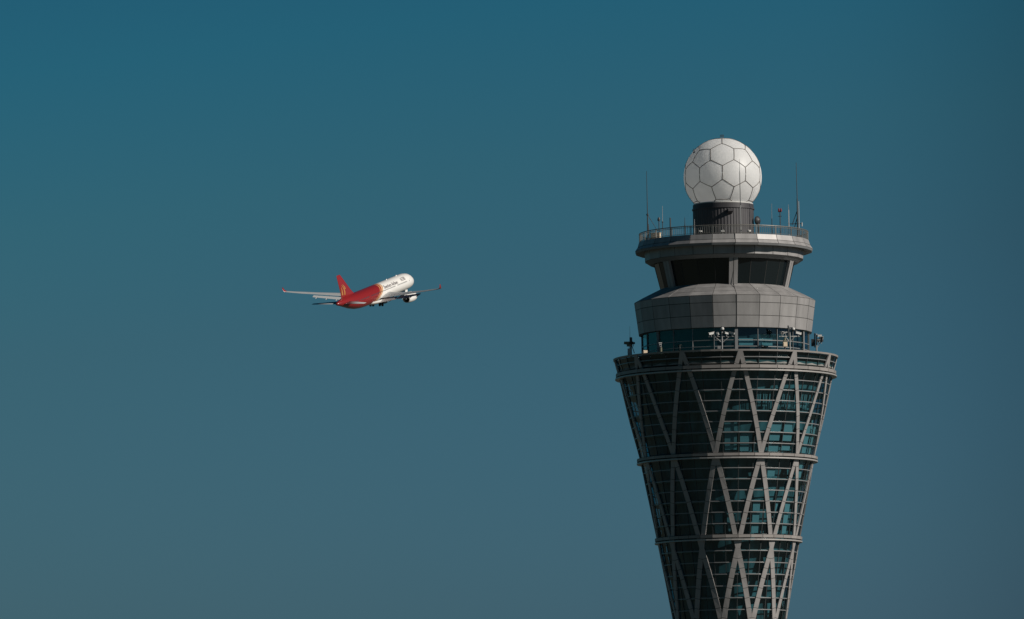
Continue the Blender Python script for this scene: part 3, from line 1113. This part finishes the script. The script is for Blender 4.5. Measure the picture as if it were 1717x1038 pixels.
def foil(secs, vertical=False, sg=1, tw=0.0):
    """loft of aerofoil sections: (span, le_x, chord, height, thickness)"""
    b_ = MB()
    vs_, L_ = [], len(AF)
    for (y_, x_, c_, z_, t_) in secs:
        for (u, v) in AF:
            p_ = (x_ - u * c_, sg * y_, z_ + v * c_ * t_ + u * c_ * tw * min(1, abs(y_) / 28.6)) if not vertical else (x_ - u * c_, v * c_ * t_ * 1.0, z_)
            vs_.append(p_)
    fs_ = [(k * L_ + i, k * L_ + (i + 1) % L_, k * L_ + L_ + (i + 1) % L_, k * L_ + L_ + i) for k in range(len(secs) - 1) for i in range(L_)]
    fs_ += [tuple(range(L_)), tuple(range(len(vs_) - L_, len(vs_)))]
    b_.add(vs_, fs_)
    return b_


def wing_at(y_):
    """leading edge x, chord, height of the wing at span y"""
    T = [(0, 17.6, 13.2, -1.75), (2.8, 20, 11.3, -1.65), (9.4, 24.3, 7.4, -.85), (20, 31.4, 4.6, .9), (26, 35.4, 3.1, 2.0), (29.0, 37.5, 2.3, 2.65)]
    for a_, b_ in zip(T[:-1], T[1:]):
        if a_[0] <= y_ <= b_[0]:
            t = (y_ - a_[0]) / (b_[0] - a_[0])
            q = [a_[i] + (b_[i] - a_[i]) * t for i in (1, 2, 3)]
            return X(q[0], WS), q[1], q[2]


for sg in (1, -1):
    secs = []
    for y_ in (0, 2.8, 6, 9.4, 13, 17, 20, 23, 26, 28.6):
        x_, c_, z_ = wing_at(y_)
        secs.append((y_, x_, c_ * (.86 if y_ < 20.5 else 1), z_, 1.0 if y_ < 6 else .72))
    wing = foil(secs, sg=sg, tw=.085).build('wing', M_WING, plane, True)
    wing.modifiers.new('edge', 'EDGE_SPLIT').split_angle = R(50)
    x_, c_, z_ = wing_at(28.6)
    foil([(28.6, x_, c_, z_, .8), (29.0, x_ - .7, 1.8, z_ + .3, .8), (29.2, x_ - 1.3, 1.4, z_ + .75, .8), (29.4, x_ - 2.1, .7, z_ + 1.75, .8)],
         sg=sg, tw=.085).build('winglet', M_REDP, wing, True)
    for (ya, yb) in ((3.1, 9.2), (9.6, 20)):
        b = MB()
        vs = []
        for y_ in (ya, yb):
            x_, c_, z_ = wing_at(y_)
            xs = x_ - c_ * .80
            cf = c_ * .27
            for (u, v) in ((0, .0), (.12, .10), (.5, .05), (1, -.02), (1, -.04), (.5, -.09), (.12, -.1)):
                a_ = R(17)
                xx, zz = -u * cf, v * cf
                vs.append((xs + xx * math.cos(a_) + zz * math.sin(a_), sg * y_, z_ - .22 + zz * math.cos(a_) + xx * math.sin(a_)))
        b.add(vs, [(i, (i + 1) % 7, 7 + (i + 1) % 7, 7 + i) for i in range(7)] + [tuple(range(7)), tuple(range(7, 14))])
        b.build('flap', M_FLAP, wing)
    for y_, k in ((6.3, 1.2), (12.4, 1.0), (15.6, .9), (18.8, .8)):
        x_, c_, z_ = wing_at(y_)
        b = MB()
        vs = []
        pr = [(0, .03), (.12, .2), (.35, .3), (.6, .28), (.85, .14), (1, .02)]
        L_ = 4.6 * k
        for u, r_ in pr:
            for i in range(12):
                t = 2 * math.pi * i / 12
                vs.append((x_ - c_ * .5 - u * L_, sg * (y_ + r_ * k * .75 * math.sin(t)), z_ - .35 - .75 * u * k + r_ * k * 1.3 * math.cos(t)))
        b.add(vs, [(q * 12 + i, q * 12 + (i + 1) % 12, q * 12 + 12 + (i + 1) % 12, q * 12 + 12 + i) for q in range(5) for i in range(12)])
        b.build('flap_track_fairing', M_FLAP, wing, True)
    # horizontal stabiliser
    foil([(0.4, X(54.4), 5.6, .95, .55), (9.7, X(60.6), 2.1, 1.4, .5)], sg=sg).build('tailplane', M_WING, plane, True)
    # engine
    ye, ze = 9.37, -2.95
    x0 = X(17.4, WS)

    def rev(pr, nn=36):
        b_ = MB()
        vs_ = []
        for (u, r_) in pr:
            vs_ += [(x0 - u, sg * ye + r_ * math.sin(2 * math.pi * i / nn), ze + r_ * math.cos(2 * math.pi * i / nn)) for i in range(nn)]
        b_.add(vs_, [(k * nn + i, k * nn + (i + 1) % nn, k * nn + nn + (i + 1) % nn, k * nn + nn + i) for k in range(len(pr) - 1) for i in range(nn)])
        return b_
    eng = rev([(.6, 1.28), (.15, 1.3), (0, 1.38), (.1, 1.48), (.6, 1.6), (1.6, 1.68), (3.2, 1.68), (4.9, 1.55), (6.4, 1.32), (6.4, 1.27), (5.2, 1.3), (4.2, 1.3)]).build('engine', M_WHITEP, plane, True)
    rev([(0, .1), (.01, 1.39), (.14, 1.49), (.15, 1.31), (.6, 1.29)][1:]).build('inlet_lip', M_STEEL, eng, True)
    rev([(.9, .02), (1.2, .35), (1.3, 1.27)]).build('fan', M_HOT, eng, True)
    rev([(4.3, 1.29), (4.35, .55), (5.6, .5), (6.6, .3), (7.1, .05)]).build('exhaust_cone', M_HOT, eng, True)
    x_, c_, z_ = wing_at(9.37)
    b = MB()
    vs = []
    for (xx, zz, hw) in ((x0 - .9, ze + 1.62, .05), (x0 - 2.0, ze + 2.0, .24), (x_ - .2, z_ + .1, .26), (x_ - c_ * .55, z_ - .25, .1),
                         (x_ - c_ * .5, ze + 1.35, .1), (x0 - 4.5, ze + 1.3, .26)):
        vs += [(xx, sg * ye - hw, zz), (xx, sg * ye + hw, zz)]
    b.add(vs, [(0, 2, 4, 6, 8, 10), (1, 11, 9, 7, 5, 3)] + [(2 * i, 2 * ((i + 1) % 6), 2 * ((i + 1) % 6) + 1, 2 * i + 1) for i in range(6)])
    b.build('pylon', M_WING, eng)
    # main gear bogie
    xg, yg = X(28.2, WS * .6), sg * 3.6
    gear = MB()
    yb_, zb_g = sg * 1.75, -3.75
    gear.tube((xg, yg, -1.9), (xg, yb_, zb_g), .2, .17)
    gear.tube((xg + .95, yb_, zb_g + .3), (xg - .95, yb_, zb_g - .3), .13)
    gr = gear.build('main_gear', M_STEEL, plane)
    for dx, dzz in ((.95, zb_g + .3), (-.95, zb_g - .3)):
        for dy in (-.5, .5):
            b = MB()
            b.tube((xg + dx, yb_ + dy - .2, dzz), (xg + dx, yb_ + dy + .2, dzz), .62, n=20)
            b.build('wheel', M_TYRE, gr)
    b = MB()
    b.box((xg + .2, sg * 3.0, -3.3), (2.6, .06, 1.1), M=Matrix.Rotation(R(sg * 18), 3, 'X'))
    b.build('gear_door', M_FLAP, gr)

# fin
fin = foil([(0, X(47.6), 12.2, 2.5, .5), (0, X(49.4), 10.2, 3.3, .62), (0, X(51.6), 8.3, 4.8, .7), (0, X(58.9), 3.1, 10.8, .7), (0, X(59.4), 2.5, 10.92, .5)],
           vertical=True).build('fin', M_REDP, plane, True)


def fin_yx(u, v):
    """u along the chord 0..1, v height 0..1 -> x, z on the fin"""
    z_ = 3.3 + v * 7.5
    le = 49.4 + (58.9 - 49.4) * v
    te = 59.4 + (62.1 - 59.4) * v
    return X(le + (te - le) * u), z_


for sg in (-1, 1):
    b = MB()
    # two gilt feather strokes rising side by side and a crest above them
    strokes = [[(.72, .04), (.64, .18), (.60, .33), (.63, .46), (.70, .52)],
               [(.88, .06), (.84, .2), (.80, .34), (.78, .44)],
               [(.50, .30), (.47, .40), (.52, .50), (.60, .56)]]
    for st_ in strokes:
        pl = []
        N_ = len(st_)
        for i, (u, v) in enumerate(st_):
            w_ = (.035, .05, .045, .03, .01)[min(i + (5 - N_), 4)]
            pl.append((u - w_, u + w_, v))
        for (a0, a1, v0_), (b0, b1, v1_) in zip(pl[:-1], pl[1:]):
            q = [fin_yx(a0, v0_), fin_yx(a1, v0_), fin_yx(b1, v1_), fin_yx(b0, v1_)]
            b.quad(*[Vector((x_, sg * .62, z_)) for x_, z_ in q])
    em = b.build('tail_emblem', M_GOLD, fin)
    # press the emblem onto the skin of the fin
    for v in em.data.vertices:
        t = (v.co.z - 3.3) / 7.5
        le, te = 49.4 + 9.5 * t, 59.4 + 2.7 * t
        u = ((31.85 - v.co.x / LS) - le) / (te - le)
        th_ = 0
        for (u0, a_), (u1, b_) in zip(AF[:7], AF[1:8]):
            if u0 <= u <= u1:
                th_ = a_ + (b_ - a_) * (u - u0) / (u1 - u0)
                lo = {0: 0}
        cch = (te - le) * LS
        under = 0
        AL = [(0, 0)] + [(p_[0], -p_[1]) for p_ in reversed(AF[9:])] + [(1, .004)]
        AL.sort()
        for (u0, a_), (u1, b_) in zip(AL[:-1], AL[1:]):
            if u0 <= u <= u1:
                under = a_ + (b_ - a_) * (u - u0) / (u1 - u0)
        v.co.y = sg * ((th_ if sg > 0 else under) * cch * .7 + .04)
b = MB()
b.tube((X(62.9), 0, 1.42), (X(63.9), 0, 1.45), .3, .2, 14)
b.build('tail_exhaust', M_HOT, plane)
# nose gear
gear = MB()
xn = X(6.9)
gear.tube((xn, 0, -2.5), (xn + .2, 0, -4.6), .13)
gear.tube((xn + 1.5, 0, -2.6), (xn + .1, 0, -3.8), .07)
gr = gear.build('nose_gear', M_STEEL, plane)
for dy in (-.33, .33):
    b = MB()
    b.tube((xn + .2, dy - .17, -4.6), (xn + .2, dy + .17, -4.6), .52, n=20)
    b.build('wheel', M_TYRE, gr)
    b = MB()
    b.box((xn + .4, dy * 2.2, -3.2), (2.0, .05, .95))
    b.build('gear_door', M_WHITEP, gr)
b = MB()
b.box((X(12.5), 0, 3.0), (.7, .06, .5))
b.box((X(21), 0, 3.0), (.6, .06, .45))
b.build('blade_aerials', M_WHITEP, plane)

# ------------------------------------------------------------------ ground
b = MB()
G = 30000
b.quad((-G, -G, 0), (G, -G, 0), (G, G, 0), (-G, G, 0))
gm = mat('grass_field', (.045, .054, .040), .95, noise=.5, nscale=.02)
go = b.build('ground', gm)
go['kind'] = 'structure'
b = MB()
b.disc(40, 64, 0, .02)
apron = b.build('apron_paving', mat('asphalt', (.05, .05, .05), .9, noise=.2, nscale=.3))
apron['kind'] = 'structure'
apron.location = (TX, D, 0)

# ------------------------------------------------------------------ light
SUN_AZ, SUN_EL = 67.0, 28.5            # to the right of the direction from tower to camera
sd = Vector((math.sin(R(SUN_AZ)) * math.cos(R(SUN_EL)), -math.cos(R(SUN_AZ)) * math.cos(R(SUN_EL)), math.sin(R(SUN_EL))))
sl = bpy.data.lights.new('sun', 'SUN')
sl.energy = 4.7
sl.angle = R(.53)
sl.color = (1.0, .93, .84)
so = bpy.data.objects.new('sun', sl)
COL.objects.link(so)
so.rotation_euler = (-sd).to_track_quat('-Z', 'Y').to_euler()
w = bpy.data.worlds.new('World')
S.world = w
w.use_nodes = True
nt = w.node_tree
bg = nt.nodes['Background']
sky = nt.nodes.new('ShaderNodeTexSky')
sky.sky_type = 'NISHITA'
sky.sun_disc = False
sky.sun_elevation = R(SUN_EL)
sky.sun_rotation = R(180 - SUN_AZ)
sky.air_density, sky.dust_density, sky.ozone_density = 1.0, 1.0, 2.0
bg.inputs['Strength'].default_value = .10
tcw = nt.nodes.new('ShaderNodeTexCoord')
spw = nt.nodes.new('ShaderNodeSeparateXYZ')
nt.links.new(tcw.outputs['Generated'], spw.inputs[0])
mrw = nt.nodes.new('ShaderNodeMapRange')
mrw.inputs['From Min'].default_value = 0.0
mrw.inputs['From Max'].default_value = .2
tl_ = nt.nodes.new('ShaderNodeMath')          # the pale lower tint climbs a little towards the right
tl_.operation = 'MULTIPLY_ADD'
tl_.inputs[1].default_value = -.12
nt.links.new(spw.outputs['X'], tl_.inputs[0])
nt.links.new(spw.outputs['Z'], tl_.inputs[2])
nt.links.new(tl_.outputs[0], mrw.inputs['Value'])
crw = nt.nodes.new('ShaderNodeValToRGB')
el_ = crw.color_ramp.elements
STOPS = [(.0, (.14, .27, .52)), (.20, (.128, .270, .430)), (.45, (.110, .260, .343)), (.56, (.095, .276, .339)), (.69, (.066, .281, .350)), (.85, (.052, .25, .32)), (1.0, (.035, .17, .21))]
el_[0].position, el_[0].color = STOPS[0][0], (*STOPS[0][1], 1)
el_[1].position, el_[1].color = STOPS[-1][0], (*STOPS[-1][1], 1)
for p_, c_ in STOPS[1:-1]:
    n_ = el_.new(p_)
    n_.color = (*c_, 1)
nt.links.new(mrw.outputs['Result'], crw.inputs[0])
mw = nt.nodes.new('ShaderNodeMix')
mw.data_type, mw.blend_type = 'RGBA', 'MULTIPLY'
mw.inputs[0].default_value = 1.0
nt.links.new(sky.outputs[0], mw.inputs[6])
nt.links.new(crw.outputs[0], mw.inputs[7])
# scales the sky colour steeply darker to the right of the tower
mrx = nt.nodes.new('ShaderNodeMapRange')
mrx.interpolation_type = 'SMOOTHSTEP'
mrx.inputs['From Min'].default_value = .045
mrx.inputs['From Max'].default_value = .12
mrx.inputs['To Min'].default_value = 1.0
mrx.inputs['To Max'].default_value = .58
nt.links.new(spw.outputs['X'], mrx.inputs['Value'])
mw2 = nt.nodes.new('ShaderNodeVectorMath')
mw2.operation = 'SCALE'
nt.links.new(mw.outputs[2], mw2.inputs[0])
nt.links.new(mrx.outputs['Result'], mw2.inputs['Scale'])
nt.links.new(mw2.outputs[0], bg.inputs['Color'])

S.render.engine = 'CYCLES'
S.view_settings.view_transform = 'Standard'
S.view_settings.look = 'None'
S.view_settings.exposure = 0.0
S.view_settings.gamma = 1.0
S.cycles.transparent_max_bounces = 16
S.render.resolution_x, S.render.resolution_y = 1024, 619
